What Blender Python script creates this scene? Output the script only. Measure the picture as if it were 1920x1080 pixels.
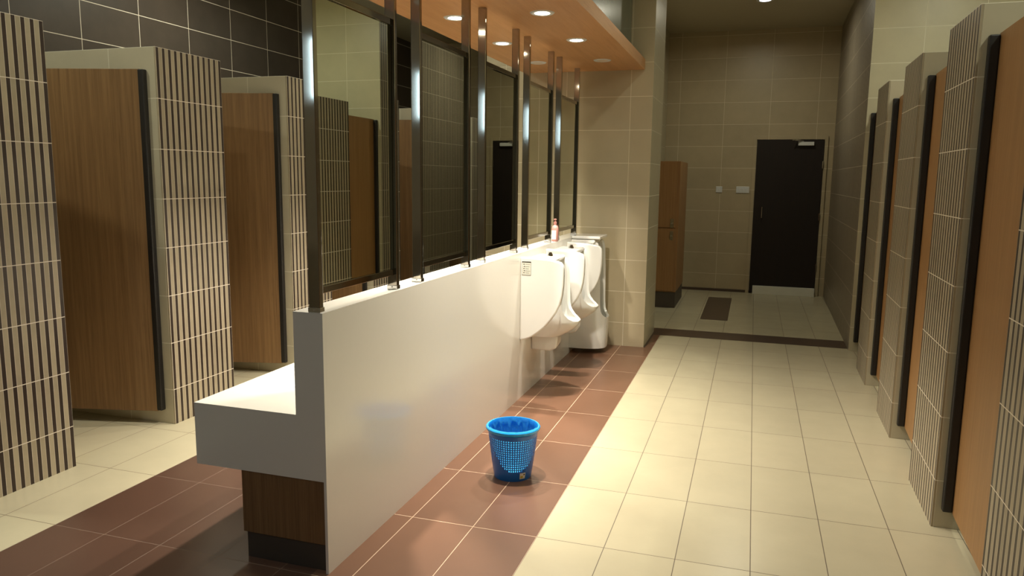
import bpy, bmesh, math, random
from mathutils import Vector, Matrix
random.seed(7)
for o in list(bpy.data.objects): bpy.data.objects.remove(o)
S = bpy.context.scene
C = S.collection

# ------------------------------------------------------------------ camera
F_PX, YAW, PITCH, ROLL, CAM_H = 1406.3, -0.3084, 0.1458, 0.0118, 1.578
cy_, sy_, cp_, sp_ = math.cos(YAW), math.sin(YAW), math.cos(PITCH), math.sin(PITCH)
fwd = Vector((sy_*cp_, cy_*cp_, -sp_)); right = Vector((cy_, -sy_, 0)); up = right.cross(fwd)
cr_, sr_ = math.cos(ROLL), math.sin(ROLL)
r2 = right*cr_ + up*sr_; u2 = up*cr_ - right*sr_
cam = bpy.data.cameras.new('camera'); cam_o = bpy.data.objects.new('camera', cam); C.objects.link(cam_o)
cam.sensor_width = 36.0; cam.lens = 36.0*F_PX/1920; cam.clip_start = 0.02
m = Matrix((r2, u2, -fwd)).transposed().to_4x4(); m.translation = (0, 0, CAM_H)
cam_o.matrix_world = m
S.camera = cam_o

# ------------------------------------------------------------------ view, world
S.view_settings.view_transform = 'Standard'; S.view_settings.look = 'None'
S.view_settings.gamma = 1.0; S.view_settings.use_curve_mapping = False
S.view_settings.exposure = 0.0
S.cycles.max_bounces = 8; S.cycles.diffuse_bounces = 5; S.cycles.glossy_bounces = 5
S.cycles.caustics_reflective = False; S.cycles.caustics_refractive = False
S.cycles.sample_clamp_indirect = 4.0
W = bpy.data.worlds.new('world'); S.world = W; W.use_nodes = True
W.node_tree.nodes['Background'].inputs[0].default_value = (0.5, 0.55, 0.6, 1)
W.node_tree.nodes['Background'].inputs[1].default_value = 0.02

P_ENTRY_FILL = 26.0
WARM = (1.0, 0.90, 0.75); NEUT = (0.98, 1.0, 0.80); COOL = (0.62, 0.80, 1.0)
P_SOFFIT, P_CEIL, P_AISLE, P_STALL, P_FAR = 25.0, 6.5, 12.0, 21.0, 15.0

# ------------------------------------------------------------------ node helpers
class NT:
    def __init__(s, name, rough=0.5, metal=0.0, spec=0.5, coat=0.0):
        s.m = bpy.data.materials.new(name); s.m.use_nodes = True
        s.t = s.m.node_tree; s.n = s.t.nodes; s.b = s.n['Principled BSDF']
        s.b.inputs['Roughness'].default_value = rough; s.b.inputs['Metallic'].default_value = metal
        s.b.inputs['Specular IOR Level'].default_value = spec; s.b.inputs['Coat Weight'].default_value = coat
        s.b.inputs['Coat Roughness'].default_value = 0.08
    def new(s, t): return s.n.new(t)
    def link(s, a, b): s.t.links.new(a, b)
    def val(s, sock, v):
        if isinstance(v, (int, float)): sock.default_value = v
        elif isinstance(v, tuple): sock.default_value = v if len(v) == 4 or sock.type == 'VECTOR' else (*v, 1)
        else: s.link(v, sock)
    def math(s, op, a, b=None, c=None):
        q = s.new('ShaderNodeMath'); q.operation = op; s.val(q.inputs[0], a)
        if b is not None: s.val(q.inputs[1], b)
        if c is not None: s.val(q.inputs[2], c)
        return q.outputs[0]
    def coords(s):
        q = s.new('ShaderNodeTexCoord'); x = s.new('ShaderNodeSeparateXYZ'); s.link(q.outputs['Object'], x.inputs[0])
        s.obj = q.outputs['Object']
        return x.outputs[0], x.outputs[1], x.outputs[2]
    def mix(s, f, a, b):
        q = s.new('ShaderNodeMix'); q.data_type = 'RGBA'
        s.val(q.inputs[0], f); s.val(q.inputs[6], a); s.val(q.inputs[7], b); return q.outputs[2]
    def noise(s, vec, scale, detail=3, rough=0.55):
        q = s.new('ShaderNodeTexNoise'); s.link(vec, q.inputs['Vector']); q.inputs['Scale'].default_value = scale
        q.inputs['Detail'].default_value = detail; q.inputs['Roughness'].default_value = rough; return q.outputs['Fac']
    def vec(s, x, y, z):
        q = s.new('ShaderNodeCombineXYZ'); s.val(q.inputs[0], x); s.val(q.inputs[1], y); s.val(q.inputs[2], z); return q.outputs[0]
    def rampf(s, f, lo, hi, a=0.0, b=1.0):
        q = s.new('ShaderNodeMapRange'); s.val(q.inputs[0], f); q.inputs[1].default_value = lo; q.inputs[2].default_value = hi
        q.inputs[3].default_value = a; q.inputs[4].default_value = b; return q.outputs[0]
    def bump(s, h, strength=0.3, dist=0.002):
        q = s.new('ShaderNodeBump'); s.val(q.inputs['Height'], h); q.inputs['Strength'].default_value = strength
        q.inputs['Distance'].default_value = dist; s.link(q.outputs[0], s.b.inputs['Normal'])
    def grid(s, a, b, sa, sb, oa, ob, gw):
        """grout mask (1 on the joint) and a per-tile random value"""
        ua = s.math('DIVIDE', s.math('SUBTRACT', a, oa), sa); ub = s.math('DIVIDE', s.math('SUBTRACT', b, ob), sb)
        def edge(u, sz):
            f = s.math('FRACT', u); d = s.math('MINIMUM', f, s.math('SUBTRACT', 1.0, f))
            return s.math('LESS_THAN', s.math('MULTIPLY', d, sz), gw/2)
        g = s.math('MAXIMUM', edge(ua, sa), edge(ub, sb))
        w = s.new('ShaderNodeTexWhiteNoise'); w.noise_dimensions = '2D'
        s.link(s.vec(s.math('FLOOR', ua), s.math('FLOOR', ub), 0.0), w.inputs['Vector'])
        return g, w.outputs['Value']

def plain(name, col, rough=0.5, metal=0.0, spec=0.5, coat=0.0, var=0.06, nscale=6.0, bumpn=0.0):
    t = NT(name, rough, metal, spec, coat); t.coords()
    n = t.noise(t.obj, nscale, 4)
    a = tuple(min(1, c*(1-var)) for c in col); b = tuple(min(1, c*(1+var)) for c in col)
    t.link(t.mix(n, a, b), t.b.inputs['Base Color'])
    if bumpn: t.bump(n, bumpn, 0.001)
    return t.m

def tiles(name, axes, col, grout, size, off, gw=0.004, rough=0.35, var=0.05, mott=0.06, spec=0.5, stria=0.0):
    t = NT(name, rough, 0, spec); X = dict(zip('xyz', t.coords()))
    a, b = X[axes[0]], X[axes[1]]
    g, rnd = t.grid(a, b, size[0], size[1], off[0], off[1], gw)
    n = t.noise(t.obj, 5.0, 5, 0.6)
    k = t.math('ADD', t.rampf(rnd, 0, 1, 1-var, 1+var), t.rampf(n, 0.3, 0.7, -mott, mott))
    if stria:
        sv = t.vec(t.math('MULTIPLY', a, 90.0), t.math('MULTIPLY', b, 1.5), 0.0)
        k = t.math('ADD', k, t.rampf(t.noise(sv, 1.0, 3), 0.3, 0.7, -stria, stria))
    q = t.new('ShaderNodeVectorMath'); q.operation = 'SCALE'; q.inputs[0].default_value = col; t.link(k, q.inputs['Scale'])
    t.link(t.mix(g, q.outputs[0], grout), t.b.inputs['Base Color'])
    t.val(t.b.inputs['Roughness'], t.math('ADD', t.math('MULTIPLY', g, 0.4), rough))
    t.bump(t.math('SUBTRACT', 1.0, g), 0.4, 0.002)
    return t.m

def stripes(name, ax, light=(0.40, 0.34, 0.235), dark=(0.035, 0.022, 0.016), grout=(0.80, 0.74, 0.64), pitch=0.05, zoff=0.225, off=0.0):
    t = NT(name, 0.42, 0, 0.4); X = dict(zip('xyz', t.coords())); a, z = X[ax], X['z']
    u = t.math('DIVIDE', t.math('SUBTRACT', a, off), pitch); f = t.math('FRACT', u)
    isdark = t.math('LESS_THAN', f, 0.42)
    g1 = t.math('MULTIPLY', t.math('GREATER_THAN', f, 0.42), t.math('LESS_THAN', f, 0.47))
    g2 = t.math('GREATER_THAN', f, 0.955)
    row = t.math('DIVIDE', t.math('SUBTRACT', z, zoff), 0.3); rf = t.math('FRACT', row)
    d = t.math('MULTIPLY', t.math('MINIMUM', rf, t.math('SUBTRACT', 1.0, rf)), 0.3)
    gr = t.math('LESS_THAN', d, 0.0022)
    w = t.new('ShaderNodeTexWhiteNoise'); w.noise_dimensions = '2D'
    t.link(t.vec(t.math('FLOOR', u), t.math('FLOOR', row), 0.0), w.inputs['Vector'])
    n = t.noise(t.obj, 14.0, 4)
    k = t.math('ADD', t.rampf(w.outputs['Value'], 0, 1, 0.9, 1.08), t.rampf(n, 0.3, 0.7, -0.05, 0.05))
    q = t.new('ShaderNodeVectorMath'); q.operation = 'SCALE'; q.inputs[0].default_value = light; t.link(k, q.inputs['Scale'])
    c = t.mix(isdark, q.outputs[0], dark)
    c = t.mix(t.math('MULTIPLY', t.math('MAXIMUM', g1, g2), 0.55), c, grout)
    c = t.mix(gr, c, grout)
    t.link(c, t.b.inputs['Base Color'])
    t.bump(t.math('SUBTRACT', 1.0, t.math('MAXIMUM', isdark, gr)), 0.5, 0.003)
    return t.m

def wood(name, c1, c2, c3, rough=0.38, along='z', scale=1.0):
    t = NT(name, rough, 0, 0.4); X = dict(zip('xyz', t.coords()))
    def v(k, l):
        return t.vec(*[t.math('MULTIPLY', X[a], l if a == along else k) for a in 'xyz'])
    fine = t.noise(v(260*scale, 3.0), 1.0, 4, 0.7); mid = t.noise(v(55*scale, 1.1), 1.0, 3); broad = t.noise(v(9*scale, 0.5), 1.0, 2)
    c = t.mix(t.rampf(mid, 0.32, 0.68), c1, c2)
    c = t.mix(t.rampf(fine, 0.52, 0.72), c, c3)
    c = t.mix(t.rampf(broad, 0.3, 0.7, 0.0, 0.35), c, c2)
    t.link(c, t.b.inputs['Base Color']); t.bump(fine, 0.15, 0.0006)
    return t.m

def emit(name, col, s):
    t = NT(name); t.b.inputs['Base Color'].default_value = (*col, 1)
    t.b.inputs['Emission Color'].default_value = (*col, 1); t.b.inputs['Emission Strength'].default_value = s
    return t.m

GX, GY = (-0.836, 0.302), (3.0275, 0.602)
M = {}
M['floor_cream'] = tiles('floor_cream', 'xy', (0.555, 0.505, 0.355), (0.13, 0.10, 0.07), (GX[1], GY[1]), (GX[0], GY[0]), 0.0035, 0.26, 0.03, 0.03)
M['floor_cream_left'] = tiles('floor_cream_left', 'xy', (0.555, 0.505, 0.355), (0.16, 0.12, 0.08), (GX[1], GY[1]), (-2.93, GY[0]), 0.0035, 0.26, 0.03, 0.03)
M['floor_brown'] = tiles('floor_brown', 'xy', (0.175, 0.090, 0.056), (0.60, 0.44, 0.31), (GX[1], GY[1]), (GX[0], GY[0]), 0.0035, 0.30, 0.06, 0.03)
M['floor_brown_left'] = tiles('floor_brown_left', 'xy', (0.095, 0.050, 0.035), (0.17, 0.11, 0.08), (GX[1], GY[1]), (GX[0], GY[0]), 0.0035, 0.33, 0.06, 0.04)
M['floor_dark'] = plain('floor_dark', (0.085, 0.055, 0.038), 0.35, nscale=9)
M['wall_beige_y'] = tiles('wall_beige_y', 'xz', (0.46, 0.385, 0.25), (0.72, 0.66, 0.50), (0.61, 0.3), (-0.46, 0.25), 0.005, 0.38, 0.04, 0.05)
M['wall_cream_y'] = tiles('wall_cream_y', 'xz', (0.50, 0.43, 0.29), (0.76, 0.70, 0.55), (0.6, 0.3), (-1.12, 0.225), 0.005, 0.36, 0.03, 0.04)
M['wall_cream_yr'] = tiles('wall_cream_yr', 'xz', (0.56, 0.51, 0.36), (0.80, 0.76, 0.62), (0.46, 0.3), (0.885, 0.225), 0.005, 0.36, 0.03, 0.04)
M['wall_cream_x'] = tiles('wall_cream_x', 'yz', (0.50, 0.45, 0.31), (0.76, 0.72, 0.58), (0.8, 0.3), (7.02, 0.225), 0.005, 0.36, 0.03, 0.04)
M['wall_dark_x'] = tiles('wall_dark_x', 'yz', (0.056, 0.041, 0.032), (0.75, 0.68, 0.58), (0.5875*1.027, 0.3), (5.423, 0.225), 0.006, 0.42, 0.12, 0.12)
M['entrance'] = plain('entrance_tile', (0.36, 0.33, 0.27), 0.4, nscale=4)
M['wall_return'] = tiles('wall_return', 'xz', (0.50, 0.45, 0.33), (0.74, 0.70, 0.58), (0.6, 0.3), (0.25, 0.225), 0.004, 0.36, 0.03, 0.04)
M['mosaic'] = stripes('mosaic', 'y', off=0.007)
M['mosaic_dimmed'] = stripes('mosaic_dimmed', 'y', light=(0.36, 0.31, 0.23), dark=(0.045, 0.032, 0.026), grout=(0.60, 0.54, 0.44))  # same tile as the stalls; passage shade put into dimmer strips and grout
M['ceiling'] = plain('ceiling_paint', (0.46, 0.42, 0.31), 0.6, nscale=2, var=0.03)
M['door_wood'] = wood('door_wood', (0.275, 0.160, 0.070), (0.190, 0.105, 0.045), (0.105, 0.055, 0.023))
M['door_wood_right'] = wood('door_wood_right', (0.39, 0.215, 0.088), (0.32, 0.170, 0.066), (0.24, 0.120, 0.046), rough=0.45)
M['black'] = plain('black_strip', (0.012, 0.010, 0.009), 0.5)
M['dark_door'] = wood('dark_door', (0.016, 0.008, 0.005), (0.011, 0.006, 0.004), (0.008, 0.004, 0.003), rough=0.6)
M['soffit'] = wood('soffit_wood', (0.62, 0.33, 0.14), (0.52, 0.26, 0.10), (0.46, 0.22, 0.085), rough=0.45, along='y', scale=0.35)
M['bulkhead'] = plain('bulkhead_gloss', (0.15, 0.17, 0.13), 0.22, var=0.2, nscale=3)
M['stone'] = plain('white_stone', (0.80, 0.78, 0.72), 0.17, spec=0.6, var=0.012, nscale=30)
M['steel'] = plain('polished_steel', (0.40, 0.37, 0.32), 0.07, 1.0, coat=0.0, var=0.08, nscale=12)
M['steel'].node_tree.nodes['Principled BSDF'].inputs['Coat Roughness'].default_value = 0.01
M['chrome'] = plain('chrome', (0.8, 0.8, 0.8), 0.07, 1.0, var=0.01)
M['mirror'] = plain('mirror_glass', (0.80, 0.84, 0.74), 0.005, 1.0, var=0.0)
M['porcelain'] = plain('porcelain', (0.82, 0.82, 0.79), 0.12, spec=0.6, coat=0.4, var=0.01)
M['white'] = plain('white_plastic', (0.72, 0.74, 0.74), 0.35, var=0.02)
M['ink'] = plain('black_ink', (0.02, 0.02, 0.02), 0.5)
M['paper'] = plain('label_paper', (0.74, 0.74, 0.66), 0.5)
M['yellow'] = plain('yellow_print', (0.65, 0.50, 0.06), 0.5)
M['bin'] = plain('bin_plastic', (0.006, 0.13, 0.50), 0.3, spec=0.6, var=0.05)
M['bin_rim'] = plain('bin_rim_plastic', (0.012, 0.33, 0.78), 0.22, spec=0.6, var=0.04)
M['plinth'] = plain('plinth_laminate', (0.07, 0.055, 0.042), 0.5)
M['plate'] = plain('brass_plate', (0.35, 0.30, 0.2), 0.3, 1.0)
M['lens_on'] = emit('lamp_lens_lit', (1.0, 0.88, 0.66), 30)
M['lens_off'] = plain('lamp_lens_unlit', (0.72, 0.60, 0.48), 0.4)
M['lens_cool'] = emit('lamp_lens_cool', (0.80, 0.84, 1.0), 10)
M['tube'] = emit('tube_glow', (0.60, 0.84, 1.0), 12)
def bag_mat():
    t = NT('bag_film', 0.22, 0, 0.6); X = t.coords()
    t.b.inputs['Base Color'].default_value = (0.015, 0.27, 0.80, 1)
    tr = t.new('ShaderNodeBsdfTranslucent'); tr.inputs[0].default_value = (0.10, 0.70, 1.0, 1)
    mx = t.new('ShaderNodeMixShader'); mx.inputs[0].default_value = 0.5
    out = t.n['Material Output']; t.link(t.b.outputs[0], mx.inputs[1]); t.link(tr.outputs[0], mx.inputs[2]); t.link(mx.outputs[0], out.inputs[0])
    t.bump(t.noise(t.obj, 30, 3), 0.5, 0.004)
    return t.m
M['bag'] = bag_mat()
def bottle_mat():
    t = NT('pink_soap', 0.12, 0, 0.6); t.b.inputs['Base Color'].default_value = (0.80, 0.38, 0.33, 1)
    t.b.inputs['Transmission Weight'].default_value = 0.35; return t.m
M['pink'] = bottle_mat()

# ------------------------------------------------------------------ geometry helpers
def box(bm, x0, x1, y0, y1, z0, z1):
    x0, x1 = sorted((x0, x1)); y0, y1 = sorted((y0, y1)); z0, z1 = sorted((z0, z1))
    v = [bm.verts.new(p) for p in ((x0,y0,z0),(x1,y0,z0),(x1,y1,z0),(x0,y1,z0),(x0,y0,z1),(x1,y0,z1),(x1,y1,z1),(x0,y1,z1))]
    fs = [bm.faces.new([v[i] for i in q]) for q in ((0,3,2,1),(4,5,6,7),(0,1,5,4),(1,2,6,5),(2,3,7,6),(3,0,4,7))]
    return fs
def BX(*a):
    bm = bmesh.new(); box(bm, *a); return bm
def lathe(bm, prof, n=32, cx=0, cy=0, close=True):
    rings = []
    for r, z in prof:
        rings.append([bm.verts.new((cx+r*math.cos(2*math.pi*i/n), cy+r*math.sin(2*math.pi*i/n), z)) for i in range(n)])
    for a, b in zip(rings, rings[1:]):
        for i in range(n): bm.faces.new((a[i], a[(i+1) % n], b[(i+1) % n], b[i]))
    if close:
        bm.faces.new(list(reversed(rings[0]))); bm.faces.new(rings[-1])
    return rings
def tube_between(bm, p, q, r, n=10):
    p, q = Vector(p), Vector(q); d = (q-p).normalized(); a = d.orthogonal().normalized(); b = d.cross(a)
    A = [bm.verts.new(p + (a*math.cos(t)+b*math.sin(t))*r) for t in [2*math.pi*i/n for i in range(n)]]
    B = [bm.verts.new(q + (a*math.cos(t)+b*math.sin(t))*r) for t in [2*math.pi*i/n for i in range(n)]]
    for i in range(n): bm.faces.new((A[i], A[(i+1) % n], B[(i+1) % n], B[i]))
    bm.faces.new(A[::-1]); bm.faces.new(B)
def prism(bm, pts, h0, h1, axis='y'):
    """extrude a 2D outline (u,z) along an axis"""
    f = (lambda u, z, h: (u, h, z)) if axis == 'y' else ((lambda u, z, h: (h, u, z)) if axis == 'x' else (lambda u, z, h: (u, z, h)))
    A = [bm.verts.new(f(u, z, h0)) for u, z in pts]; B = [bm.verts.new(f(u, z, h1)) for u, z in pts]
    n = len(pts)
    for i in range(n): bm.faces.new((A[i], A[(i+1) % n], B[(i+1) % n], B[i]))
    bm.faces.new(A[::-1]); bm.faces.new(B)
def obj(name, bm, mat, parent=None, bevel=0.0, smooth=False, seg=2, mats=None):
    bmesh.ops.recalc_face_normals(bm, faces=bm.faces)
    me = bpy.data.meshes.new(name); bm.to_mesh(me); bm.free()
    for x in (mats or [mat]): me.materials.append(x)
    o = bpy.data.objects.new(name, me); C.objects.link(o)
    if parent: o.parent = parent
    if bevel:
        b = o.modifiers.new('bevel', 'BEVEL'); b.width = bevel; b.segments = seg; b.limit_method = 'ANGLE'; b.angle_limit = math.radians(40)
    if smooth:
        for p in me.polygons: p.use_smooth = True
        me.set_sharp_from_angle(angle=math.radians(smooth if isinstance(smooth, (int, float)) and smooth > 1 else 40))
    return o
def thing(name, label, cat, loc=(0, 0, 0), rz=0.0, group=None):
    o = bpy.data.objects.new(name, None); C.objects.link(o); o.location = loc; o.rotation_euler = (0, 0, rz)
    o.empty_display_size = 0.1
    o['label'] = label; o['category'] = cat
    if group: o['group'] = group
    return o
def tag(o, label, cat, group=None):
    o['label'] = label; o['category'] = cat
    if group: o['group'] = group
    return o
def struct(name, bm, mat, mats=None, bevel=0.0):
    o = obj(name, bm, mat, None, bevel, mats=mats); o['kind'] = 'structure'; return o
def dup(root, loc, rz, label, group=None):
    r = root.copy(); C.objects.link(r); r.location = loc; r.rotation_euler = (0, 0, rz); r['label'] = label
    if group: r['group'] = group
    for ch in root.children:
        c = ch.copy(); C.objects.link(c); c.parent = r
        for g in ch.children:
            d = g.copy(); C.objects.link(d); d.parent = c
    return r
def lamp(name, loc, power, col, size, parent=None, spread=math.radians(150), aim=(0, 0, -1)):
    l = bpy.data.lights.new(name, 'AREA'); l.shape = 'DISK'; l.size = size; l.energy = power; l.color = col; l.spread = spread
    o = bpy.data.objects.new(name, l); C.objects.link(o); o.location = loc
    o.rotation_euler = Vector(aim).to_track_quat('-Z', 'Y').to_euler()
    if parent: o.parent = parent
    return o

# ------------------------------------------------------------------ the room
ZC = 3.61
SK = -0.0165                                     # the right-hand row runs very slightly askew
R0 = Vector((0.866, 3.727, 0))
def rp(lx, ly, z=0):
    c, s = math.cos(SK), math.sin(SK); return (R0.x + c*lx - s*ly, R0.y + s*lx + c*ly, z)

bm = bmesh.new()
def fquad(x0, x1, y0, y1, mi):
    f = bm.faces.new([bm.verts.new(p) for p in ((x0,y0,0),(x1,y0,0),(x1,y1,0),(x0,y1,0))]); f.material_index = mi
Y0, Y1 = -3.0, 11.1
fquad(-5.13, -2.93, Y0, Y1, 1)
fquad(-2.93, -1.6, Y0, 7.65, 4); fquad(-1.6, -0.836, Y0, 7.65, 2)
fquad(-0.836, 2.7, Y0, 7.65, 0)
fquad(-2.93, 2.7, 7.65, 8.02, 3)
fquad(-2.93, 2.7, 8.02, 8.72, 0)
fquad(-2.93, -0.512, 8.72, 10.47, 0); fquad(-0.512, -0.208, 8.72, 10.47, 3); fquad(-0.208, 2.7, 8.72, 10.47, 0)
fquad(-2.93, 2.7, 10.47, Y1, 0)
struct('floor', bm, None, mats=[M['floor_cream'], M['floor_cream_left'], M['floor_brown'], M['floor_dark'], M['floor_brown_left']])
struct('ceiling', BX(-5.3, 2.9, Y0-.1, Y1+.2, ZC, ZC+.1), M['ceiling'])
struct('wall_left', BX(-5.28, -5.13, Y0, Y1, 0, ZC), M['wall_dark_x'])
struct('wall_right', BX(2.6, 2.75, Y0, 7.56, 0, ZC), M['wall_cream_x'])
struct('wall_back', BX(-5.13, 2.7, Y1, Y1+.15, 0, ZC), M['wall_beige_y'])
struct('wall_front', BX(-5.13, 2.7, Y0-.15, Y0, 0, ZC), M['entrance'])
struct('wall_entrance', BX(-3.42, -2.95, -.20, -.05, 0, ZC), M['entrance'])
# the tiled pier the mirror row ends at
bm = bmesh.new(); fs = box(bm, -2.55, -0.92, 7.02, 7.80, 0, ZC)
for f in fs: f.material_index = 1 if abs(f.normal.x) > .5 else 0
bm.normal_update()
for f in bm.faces: f.material_index = 1 if abs(f.normal.x) > .5 else 0
struct('wall_inner', bm, None, mats=[M['wall_cream_y'], M['wall_cream_x']])
struct('wall_passage', BX(-2.55, -1.25, 7.80, Y1, 0, ZC), M['wall_cream_x'])
# right-hand wall: faces the stalls with cream tile, the passage with the stall mosaic in shaded tones
bm = bmesh.new()
o = rp(0, 3.84)
pts = [(o[0], o[1]), (2.7, 7.56), (2.7, Y1), (rp(0, 7.4)[0], Y1)]
A = [bm.verts.new((x, y, 0)) for x, y in pts]; B = [bm.verts.new((x, y, ZC)) for x, y in pts]
for i in range(4): bm.faces.new((A[i], A[(i+1) % 4], B[(i+1) % 4], B[i]))
bm.faces.new(A[::-1]); bm.faces.new(B)
bmesh.ops.recalc_face_normals(bm, faces=bm.faces)
for f in bm.faces: f.material_index = 1 if f.normal.x < -.5 else 0
struct('wall_side', bm, None, mats=[M['wall_cream_yr'], M['mosaic_dimmed']])
struct('baseboard_back', BX(-1.24, .02, Y1-.012, Y1, 0, .035), M['floor_dark'])
struct('baseboard_inner', BX(-.92, -.905, 7.02, 7.8, 0, .004), M['floor_dark'])

# wooden soffit over the mirror row with the glossy bulkhead above it
struct('trim_1', BX(-2.13, -1.0, 0.9, 7.02, 2.56, 2.65), M['soffit'])
struct('trim_2', BX(-2.0, -1.135, 1.0, 7.02, 2.65, ZC), M['bulkhead'])

# ------------------------------------------------------------------ lamps
def downlight(x, y, z, on, label, col=WARM, power=P_SOFFIT, size=0.075, lens=None, group='downlights in the wooden soffit'):
    t = thing('downlight', label, 'ceiling light', (x, y, z), 0, group)
    b = bmesh.new(); lathe(b, [(size*.62, 0.0), (size*.62, -0.004), (size*.9, -0.006), (size, 0.0)], 28, close=False); obj('trim_ring', b, M['white'], t, smooth=True)
    b = bmesh.new(); lathe(b, [(size*.62, -0.003), (size*.4, -0.008), (size*.1, -.010)], 24); obj('lamp_lens', b, lens or (M['lens_on'] if on else M['lens_off']), t, smooth=True)
    if on:
        lamp('lamp_glow', (0, 0, -0.016), power, col, size*1.0, t, math.radians(170 if z > 3 else 112))
    return t
names = ['nearest the camera', 'second', 'third', 'fourth']
for i, (y, on) in enumerate([(2.66, 0), (3.59, 1), (4.52, 1), (5.44, 1), (6.40, 0)]):
    for x, side in ((-1.27, 'corridor side'), (-1.83, 'basin side')):
        lb = ['unlit downlight in the soffit over the first mirror, %s' % side, 'lit downlight in the soffit over the second mirror and the blue bin, %s' % side,
                    'lit downlight in wooden soffit, larger nearer one on the %s' % side, 'lit downlight in wooden soffit, middle one on the %s' % side,
                    'unlit pale downlight in wooden soffit near the tiled pier, %s' % side][i]
        t = downlight(x, y, 2.56, on, lb, power=P_SOFFIT*(1.0 if x > -1.5 else 1.3))
t = downlight(0.0, 9.35, ZC, 1, 'round white downlight in the passage ceiling above the dark door', (1.0, .94, .72), P_FAR, 0.10, M['lens_cool'], 'ceiling downlights')
downlight(-1.9, -1.4, ZC, 1, 'added cool white fill lamp in the high ceiling by the entrance', (0.74, 0.90, 1.0), P_ENTRY_FILL, 0.11, M['lens_cool'], 'ceiling downlights')  # added lamp out of view, cool fill for the counter's end face
for y, lb in ((3.2, 'over the blue bin'), (5.5, 'over the urinals')):
    downlight(0.0, y, ZC, 1, 'round downlight in the high ceiling over the corridor, ' + lb, NEUT, P_CEIL, 0.11, None, 'high ceiling downlights over the corridor')
for y, lb in ((2.9, 'nearest'), (5.6, 'middle'), (8.6, 'farthest')):
    downlight(-2.75, y, ZC, 1, 'round downlight in the high ceiling over the left aisle, ' + lb, NEUT, P_AISLE, 0.11, None, 'high ceiling downlights over the left aisle')
for x, y, lb in ((-4.3, 2.2, 'left row, nearer'), (-4.3, 5.6, 'left row, farther'), (1.75, 2.6, 'right row, nearer'), (1.75, 5.9, 'right row, farther')):
    downlight(x, y, ZC, 1, 'round downlight in the high ceiling over the stalls of the ' + lb, NEUT, P_STALL, 0.11, None, 'high ceiling downlights over the stalls')
t = thing('tube_lamp', 'upright white tube lamp on the entrance wall', 'wall light', (-3.095, -.05, 2.345))
obj('back_plate', BX(-.11, .03, 0, .02, -.25, .25), M['white'], t, .004)
b = bmesh.new(); tube_between(b, (0, .05, -.21), (0, .05, .21), .014, 16); obj('tube', b, M['tube'], t, smooth=True)
for z in (-.24, .21): obj('tube_holder', BX(-.03, .03, .02, .075, z, z+.03), M['white'], t, .003)

# ------------------------------------------------------------------ stalls
PH = 2.325
def partition_proto(side, label, loc, rz, length=.58, name='stall_partition'):
    s = -1 if side == 'L' else 1
    t = thing(name, label, 'stall partition', loc, rz, 'striped tiled partitions, %s row' % ('left' if side == 'L' else 'right'))
    obj('tiled_body', BX(s*.009, s*1.69, 0, length, 0, PH), M['wall_return'], t, .002)
    obj('striped_cladding', BX(0, s*.009, .001, length-.001, 0, PH), M['mosaic'], t)
    return t
left_ys = [(2.415-1.33, 'left striped stall partition behind the camera'), (2.415, 'striped partition at the very left edge of the picture'),
           (3.735, 'striped partition left, between the two wide brown doors'), (5.06, 'striped partition right behind the first mirror post'),
           (6.39, 'striped partition glimpsed between first and second mirror frames'), (7.72, 'striped partition glimpsed below the second mirror'),
           (9.05, 'farthest striped partition of the left row')]
pl = None
for y, lb in left_ys:
    if pl is None: pl = partition_proto('L', lb, (-3.43, y, 0), 0)
    else: dup(pl, (-3.43, y, 0), 0, lb)
right_ys = [(-1.327-.02-1.29, 'right striped partition beside the camera'), (-1.387, 'striped partition cut by the right picture edge'),
            (0.0, 'large striped partition right, between the two nearest wooden doors'), (1.28, 'striped partition in the middle of the right row'),
            (2.57, 'narrowest striped partition, farthest of the right row')]
pr = None
for ly, lb in right_ys:
    if pr is None: pr = partition_proto('R', lb, rp(0, ly), SK)
    else: dup(pr, rp(0, ly), SK, lb)

def door_proto(side, label, loc, rz):
    s = -1 if side == 'L' else 1
    t = thing('stall_door', label, 'stall door', loc, rz, 'wooden stall doors, %s row' % ('left' if side == 'L' else 'right'))
    # origin: foot of the hinge strip, on the partition's near corner
    x0, x1 = (.067, .107) if side == 'L' else (.034, .074)
    obj('hinge_strip', BX(s*x0, s*x1, -.036, 0, .09, 2.192), M['black'], t, .006)
    ang = math.radians(14) if side == 'L' else 0
    b = BX(0, -.66, -.030, 0, .085, 2.195) if side == 'L' else BX(0, .028, -.70, 0, .085, 2.20)
    if side == 'L': M_ = Matrix.Translation((-.105, -.004, 0)) @ Matrix.Rotation(math.radians(14), 4, 'Z')
    else: M_ = Matrix.Translation((.076, -.008, 0)) @ Matrix.Rotation(math.radians(-1.8), 4, 'Z')
    bmesh.ops.transform(b, matrix=M_, verts=b.verts)
    obj('door_panel', b, M['door_wood'] if side == 'L' else M['door_wood_right'], t, .002)
    # indicator bolt near the free edge
    if side == 'L':
        b = BX(-.62, -.57, -.045, -.030, 1.0, 1.08); bmesh.ops.transform(b, matrix=M_, verts=b.verts); obj('door_bolt', b, M['chrome'], t, .003)
    return t
dl = None
for y, lb in zip([p[0] for p in left_ys], ['brown stall door by the camera', 'brown stall door left of the picture', 'wide brown half-open stall door, largest on the left',
     'brown half-open stall door just left of the first mirror post', 'brown stall door glimpsed below the first mirror', 'brown stall door glimpsed between first and second mirror frames',
     'brown stall door at the far end of the left row']):
    if dl is None: dl = door_proto('L', lb, (-3.43, y, 0), 0)
    else: dup(dl, (-3.43, y, 0), 0, lb)
dr = None
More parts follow.
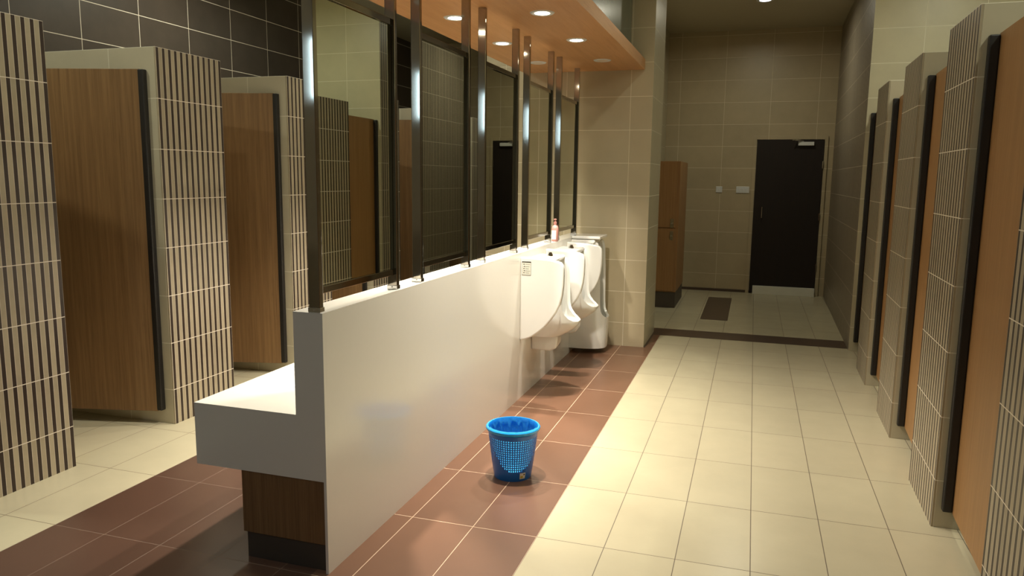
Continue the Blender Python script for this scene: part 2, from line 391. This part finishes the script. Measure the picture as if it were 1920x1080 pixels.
for ly, lb in [(-2.637, 'orange wooden stall door beside the camera'), (-1.387, 'orange wooden stall door right outside the picture'), (0.0, 'large orange wooden stall door at the right picture edge'),
      (1.28, 'second orange wooden stall door of the right row, behind the large partition'), (2.57, 'third wooden stall door of the right row, with thin visible edge'),
      (3.84, 'farthest stall door of the right row, black edge against the passage wall')]:
    if dr is None: dr = door_proto('R', lb, rp(0, ly), SK)
    else: dup(dr, rp(0, ly), SK, lb)

# ------------------------------------------------------------------ low white wall, basin counter
WX, WL, WY0, WZ = -1.535, -1.665, 2.45, 1.06
b = bmesh.new()
YC = 2.80                                         # the counter's end block wraps the wall core up to here
box(b, WX-.012, WX, WY0, 7.02, 0, WZ); box(b, WL, WX-.012, WY0, YC, .648, WZ); box(b, WL, WX-.012, YC, 7.02, 0, WZ)
bmesh.ops.remove_doubles(b, verts=b.verts, dist=1e-5)
w = obj('low_wall', b, M['stone'])
tag(w, 'long low glossy white wall carrying the framed mirrors', 'low wall')
t = thing('basin_counter', 'low white counter with wooden base attached behind the white wall', 'counter', (-1.9, WY0, 0))
X0, X1, X2, L, D = -2.15+1.9, WL+1.9, WX+1.9-.012, 7.02-WY0, YC-WY0
zt = .648
b = bmesh.new()                                   # top with a long sunk trough
pr_ = [(X0, .385), (X1, .385), (X1, zt), (X1-.06, zt), (X1-.09, zt-.05), (X0+.13, zt-.05), (X0+.10, zt), (X0, zt)]
prism(b, pr_, D, L-.1, 'y')
box(b, X0, X2, 0, D, .385, zt); box(b, X0, X1, L-.1, L, .385, zt)
bmesh.ops.remove_doubles(b, verts=b.verts, dist=1e-5)
obj('counter_top', b, M['stone'], t)
b = bmesh.new(); box(b, -1.94+1.9, X2, .012, D, .115, .385); box(b, -1.94+1.9, X1, D, L, .115, .385); obj('wooden_base', b, M['door_wood'], t)
b = bmesh.new(); box(b, -1.93+1.9, X2, .022, D, 0, .115); box(b, -1.93+1.9, X1, D, L, 0, .115); obj('plinth', b, M['plinth'], t)

# ------------------------------------------------------------------ framed mirrors on posts
def mirror_proto(label, loc):
    t = thing('framed_mirror', label, 'mirror', loc, 0, 'framed mirrors standing on the low wall')
    a, h = .048, 2.56-WZ
    for y0 in (0, .652):
        p = obj('post', BX(-a/2, a/2, y0, y0+.026, 0, h), M['steel'], t, .003, seg=3)
        b = bmesh.new(); box(b, -a/2-.003, a/2+.003, y0-.003, y0+.029, 0, .020)
        tube_between(b, (0, y0-.008, .012), (0, y0-.004, .012), .003)
        obj('base_plate', b, M['chrome'], p, .002)
    for z in (1.128-WZ, 2.236-WZ):
        obj('rail', BX(-.013, .013, .025, .653, z, z+.028), M['steel'], t, .002)
    b = BX(-.003, .003, -.313, .313, 1.154-WZ, 2.238-WZ)      # the panes sit a hair out of true
    bmesh.ops.transform(b, matrix=Matrix.Translation((0, .339, 0)) @ Matrix.Rotation(-.010, 4, 'Z'), verts=b.verts)
    obj('mirror_glass', b, M['mirror'], t)
    for y in (.027, .647): obj('edge_strip', BX(-.008, .008, y, y+.004, 1.156-WZ, 2.236-WZ), M['steel'], t)
    return t
mp = None
for k, lb in enumerate(['largest framed mirror, nearest the camera, on the low wall end', 'second framed mirror reflecting dark striped wall',
                        'third framed mirror reflecting the dark door', 'fourth framed mirror, left of the pink bottle', 'farthest framed mirror, beside the tiled pier']):
    loc = (-1.572, 2.456+.919*k, WZ)
    if mp is None: mp = mirror_proto(lb, loc)
    else: dup(mp, loc, 0, lb)

# ------------------------------------------------------------------ soap bottle
t = thing('soap_bottle', 'pink soap bottle with white label standing on the low wall', 'bottle', (-1.556, 6.045, WZ))
b = bmesh.new(); lathe(b, [(.026, 0), (.029, .004), (.029, .105), (.024, .125), (.012, .135), (.011, .145)], 24); obj('bottle_body', b, M['pink'], t, smooth=True)
b = bmesh.new(); lathe(b, [(.0297, .018), (.0297, .092)], 24, close=False)
bmesh.ops.delete(b, geom=[f for f in b.faces if f.calc_center_median().y > .004 or f.calc_center_median().x > .016], context='FACES'); obj('label_band', b, M['paper'], t, smooth=True)
b = bmesh.new(); lathe(b, [(.013, .143), (.013, .160), (.007, .163), (.005, .175), (.011, .178), (.011, .186), (.004, .188)], 16); box(b, -.004, .004, -.035, 0, .179, .186); obj('pump_head', b, M['pink'], t, smooth=True)

# ------------------------------------------------------------------ urinals and dividers
def divider_proto(label, loc):
    t = thing('urinal_divider', label, 'divider', loc, 0, 'white divider screens by the urinals')
    out = [(0, 1.03), (.10, 1.026), (.20, 1.020), (.265, 1.010), (.292, 1.000), (.306, .982), (.312, .955), (.313, .90), (.312, .84), (.305, .77), (.290, .705),
           (.262, .645), (.225, .590), (.180, .536), (.135, .496), (.09, .463), (.045, .442), (0, .432)]
    b = bmesh.new(); prism(b, out, -.022, .022, 'y'); obj('screen_panel', b, M['porcelain'], t, .011, smooth=60, seg=4)
    return t
def urinal(label, loc, zb, zl, P, W2, zt, prot_side, tall):
    t = thing('urinal', label, 'urinal', loc, 0, 'white wall urinals')
    n = 72; plan = []
    for i in range(n+1):
        th = -math.pi/2 + math.pi*i/n
        plan.append((abs(math.cos(th))**.72*P, (1 if th > 0 else -1)*abs(math.sin(th))**.70*W2))
    def rim(x):
        k = [(0, zt), (prot_side*.80, zt), (prot_side*.93, zt-.02), (prot_side, zt-.10), (prot_side*1.04, zl+.12), (prot_side+(P-prot_side)*.22, zl+.065), (prot_side+(P-prot_side)*.5, zl+.028), (prot_side+(P-prot_side)*.78, zl+.008), (P, zl)]
        for (a, za), (c, zc) in zip(k, k[1:]):
            if a <= x <= c: return za + (zc-za)*(x-a)/max(1e-6, c-a)
        return zl
    b = bmesh.new(); NV = 14
    out, inn = [], []
    for x, y in plan:
        rz = rim(x); co, ci = [], []
        for j in range(NV+1):
            z = zb + (rz-zb)*j/NV
            # the body narrows towards its underside, and the rim flares only low down
            ft = min(1, (z-zb)/max(.01, (zl-zb)))
            s = 1 if tall else .62 + .38*math.sin(ft*math.pi/2)
            if tall: s = .97+.03*min(1, ft)
            co.append(b.verts.new((x*s, y*(.9+.1*s if tall else (.72+.28*ft)), z)))
        zi0 = zl-.11
        for j in range(NV+1):
            z = zi0 + (rz-zi0)*j/NV
            g = .60 + .40*min(1, (z-zi0)/.11)
            d = math.hypot(x, y); k = max(0, 1-.022/max(d, .03))
            ci.append(b.verts.new((max(.02, x*k*g), y*k*g, z)))
        out.append(co); inn.append(ci)
    for i in range(n):
        for j in range(NV):
            b.faces.new((out[i][j], out[i+1][j], out[i+1][j+1], out[i][j+1]))
            b.faces.new((inn[i][j+1], inn[i+1][j+1], inn[i+1][j], inn[i][j]))
        b.faces.new((out[i][NV], out[i+1][NV], inn[i+1][NV], inn[i][NV]))
    b.faces.new([c[0] for c in out]); b.faces.new([c[0] for c in inn][::-1])
    obj('urinal_bowl', b, M['porcelain'], t, smooth=50)
    b = bmesh.new()   # back slab and closed top
    prism(b, [(0, zl-.1), (.022, zl-.1), (.030, zt-.14), (.10, zt-.03), (prot_side*.8, zt-.025), (prot_side*.85, zt-.002), (prot_side*.8, zt+.012), (0, zt+.012)], -W2*.96, W2*.96, 'y')
    obj('urinal_back', b, M['porcelain'], t, .008, smooth=50, seg=3)
    b = bmesh.new(); lathe(b, [(.022, zt+.012), (.022, zt+.02), (.014, zt+.034), (.014, zt+.04)], 20, prot_side*.5, 0); obj('flush_button', b, M['chrome'], t, smooth=True)
    if not tall:
        b = bmesh.new(); prism(b, [(0, .30), (.15, .30), (.19, .32), (.20, .36), (.205, zb+.02), (0, zb+.02)], -.065, .065, 'y'); obj('trap_cover', b, M['porcelain'], t, .014, smooth=50, seg=3)
    b = bmesh.new(); lathe(b, [(.03, zl-.108), (.03, zl-.103)], 20, P*.42, 0); obj('drain_grate', b, M['chrome'], t)
    return t
urinal('wall-hung white urinal behind the divider with the notice', (WX, 5.37, 0), .415, .535, .354, .165, .995, .236, False)
u2 = urinal('wall-hung white urinal between the second and third dividers', (WX, 6.05, 0), .415, .535, .354, .165, .995, .236, False)
u3 = urinal('tall white urinal reaching almost to the floor beside the tiled pier', (WX, 6.72, 0), .05, .33, .325, .17, 1.03, .258, True)
obj('urinal_lid', BX(.0, .262, -.17, .17, 1.045, 1.072), M['porcelain'], u3, .008, seg=3)
d1 = divider_proto('nearest white urinal divider, with a small notice on it', (WX, 5.03, 0))
d2 = dup(d1, (WX, 5.70, 0), 0, 'middle white urinal divider, between the two wall-hung urinals')
d3 = dup(d1, (WX, 6.40, 0), 0, 'farthest white urinal divider, before the tall urinal')
# small notice on the nearest divider
b = BX(.012, .078, -.0235, -.022, .905, 1.0)
nt = obj('notice', b, M['paper'], d1)
b = bmesh.new(); y0, y1 = -.0245, -.0234
box(b, .012, .078, y0, y1, .993, 1.0)
for xx in (.012, .0765): box(b, xx, xx+.0015, y0, y1, .905, 1.0)
box(b, .012, .078, y0, y1, .905, .9065)
for i, z in enumerate((.978, .962, .947, .932, .918)):
    box(b, .022+.003*(i % 2), .031+.003*(i % 2), y0, y1, z, z+.005); box(b, .038, .070-.004*(i % 3), y0, y1, z+.001, z+.0026)
obj('printed_lines', b, M['ink'], nt)

# ------------------------------------------------------------------ waste bin
t = thing('waste_bin', 'blue perforated plastic waste bin with blue bag on brown floor', 'waste bin', (-1.152, 3.665, 0))
def br(z): return .098 + (.134-.098)*(z/.265)**.85
NA = 120; b = bmesh.new()
zs = [0.0, .012, .05]; HZ = []
z = .055; zs.append(z)
rows_h = 14
for i in range(rows_h):
    zs.append(z+.0085); HZ.append(len(zs)-2); z += .0128; zs.append(z)
zs += [.25, .262]
rings = []
for z in zs: rings.append([b.verts.new((br(z)*math.cos(2*math.pi*i/NA), br(z)*math.sin(2*math.pi*i/NA), z)) for i in range(NA)])
for j in range(len(zs)-1):
    for i in range(NA):
        # scalloped lower edge of the perforated field
        if j in HZ and i % 2 == 0:
            r = HZ.index(j); ph = (((i/NA*2*math.pi - math.atan2(-3.665, 1.152) - .12)/(2*math.pi)*3 + 1.5) % 1.0); low = 8*abs(2*ph-1)**2.6 - .5
            if r >= low: continue
        b.faces.new((rings[j][i], rings[j][(i+1) % NA], rings[j+1][(i+1) % NA], rings[j+1][i]))
b.faces.new(rings[0][::-1])
body = obj('bin_body', b, M['bin'], t, smooth=True)
so = body.modifiers.new('thick', 'SOLIDIFY'); so.thickness = .0022; so.offset = -1
b = bmesh.new(); lathe(b, [(.132, .256), (.139, .258), (.1445, .266), (.1445, .274), (.140, .279), (.133, .278), (.129, .270), (.129, .260), (.132, .256)], 72, close=False); obj('bin_rim', b, M['bin_rim'], t, smooth=True)
b = bmesh.new(); rings = []
rg = random.Random(3); phs = [rg.uniform(0, 6.28) for _ in range(6)]
NB = 144
for k, (r, z, am) in enumerate([(.1455, .268, .0006), (.1462, .276, .0006), (.140, .2815, .0008), (.129, .2815, .0010), (.1245, .27, .0018), (.122, .25, .0026), (.119, .22, .003), (.114, .18, .003), (.108, .14, .003), (.1, .10, .003), (.09, .065, .003), (.05, .03, .002), (.01, .022, 0)]):
    if k < 3: continue
    ring = []
    for i in range(NB):
        a = 2*math.pi*i/NB; rr = r + am*(math.sin(17*a+phs[0])+.7*math.sin(31*a+phs[1]+k*.25)+.5*math.sin(9*a+phs[2]+k*.4))*(.8)
        ring.append(b.verts.new((rr*math.cos(a), rr*math.sin(a), z)))
    rings.append(ring)
for A, B in zip(rings, rings[1:]):
    for i in range(NB): b.faces.new((A[i], A[(i+1) % NB], B[(i+1) % NB], B[i]))
b.faces.new(rings[-1]); obj('bin_bag', b, M['bag'], t, smooth=60)
# printed sticker low on the front
aa = math.atan2(-3.665, 1.152) + math.radians(30)
def onbin(da, z, off): r = br(z)+off; a = aa+da; return (r*math.cos(a), r*math.sin(a), z)
def patch(name, mat, parent, a0, a1, z0, z1, off):
    b = bmesh.new(); n = 5; lo = [b.verts.new(onbin(a0+(a1-a0)*i/n, z0, off)) for i in range(n+1)]; hi = [b.verts.new(onbin(a0+(a1-a0)*i/n, z1, off)) for i in range(n+1)]
    for i in range(n): b.faces.new((lo[i], lo[i+1], hi[i+1], hi[i]))
    return obj(name, b, mat, parent)
st = patch('bin_sticker', M['paper'], t, -.16, .16, .014, .048, .0012)
patch('sticker_print', M['yellow'], st, -.12, .02, .020, .032, .0018)
patch('sticker_mark', M['ink'], st, .04, .12, .034, .042, .0018)

# ------------------------------------------------------------------ far end: door, closer, switches, locker
yb = Y1
d = bmesh.new(); box(d, .005, .865, yb-.045, yb-.002, .012, 2.135)
dd = obj('door_1', d, M['dark_door'], bevel=.002); dd['kind'] = 'structure'
b = bmesh.new(); box(b, -.045, .0, yb-.03, yb, 0, 2.19); box(b, .87, .915, yb-.03, yb, 0, 2.19); box(b, 0, .87, yb-.03, yb, 2.14, 2.19)
fo = obj('door_frame', b, M['wall_beige_y'], dd, .002)
b = bmesh.new(); tube_between(b, (.115, yb-.10, 1.07), (.115, yb-.10, 1.22), .008); tube_between(b, (.115, yb-.045, 1.08), (.115, yb-.10, 1.08), .006); tube_between(b, (.115, yb-.045, 1.21), (.115, yb-.10, 1.21), .006)
obj('door_handle', b, M['chrome'], dd)
b = bmesh.new(); box(b, .535, .735, yb-.10, yb-.045, 2.055, 2.105); obj('door_closer', b, M['white'], dd, .006)
b = bmesh.new(); tube_between(b, (.60, yb-.09, 2.112), (.46, yb-.16, 2.125), .007); tube_between(b, (.46, yb-.16, 2.125), (.56, yb-.03, 2.135), .007); obj('closer_arm', b, M['chrome'], dd)
b = bmesh.new()
for z in (.35, 1.05, 1.75): tube_between(b, (.863, yb-.05, z), (.863, yb-.05, z+.1), .008)
obj('door_hinge', b, M['chrome'], dd)
b = bmesh.new()
box(b, .05, .864, yb-.11, yb-.046, 0, .115)
sill = obj('door_sill', b, M['paper'], bevel=.003); tag(sill, 'low dirty white sill tiles in front of the dark door', 'sill')
t = thing('light_switch', 'small square white switch on the back wall, left of the wide one', 'switch', (-.475, yb, 1.45)); obj('switch_plate', BX(-.043, .043, -.011, 0, -.043, .043), M['white'], t, .004); obj('rocker', BX(-.012, .012, -.015, -.010, -.02, .02), M['white'], t, .002)
t = thing('switch_panel', 'wide white double switch on the back wall, nearest the dark door', 'switch', (-.155, yb, 1.45)); obj('switch_plate', BX(-.088, .088, -.011, 0, -.046, .046), M['white'], t, .004)
for x in (-.045, 0.0, .045): obj('rocker', BX(x-.012, x+.012, -.015, -.010, -.02, .02), M['white'], t, .002)

t = thing('locker', 'tall wooden locker with two stacked doors standing behind the tiled pier', 'locker', (-1.05, 9.36, 0))
obj('locker_body', BX(-.19, .19, 0, .98, .20, 1.80), M['door_wood_right'], t, .002)
obj('plinth', BX(-.185, .185, .015, .97, 0, .20), M['plinth'], t)
for z0, z1, hz in ((.215, .985, .90), (1.0, 1.785, 1.05)):
    dpart = obj('locker_door', BX(-.185, .16, -.018, -.002, z0, z1), M['door_wood_right'], t, .002)
    obj('lock_plate', BX(.095, .135, -.024, -.018, hz-.055, hz+.055), M['plate'], dpart, .003)
    b = bmesh.new(); tube_between(b, (.115, -.05, hz), (.115, -.022, hz), .012); obj('knob', b, M['chrome'], dpart, smooth=True)
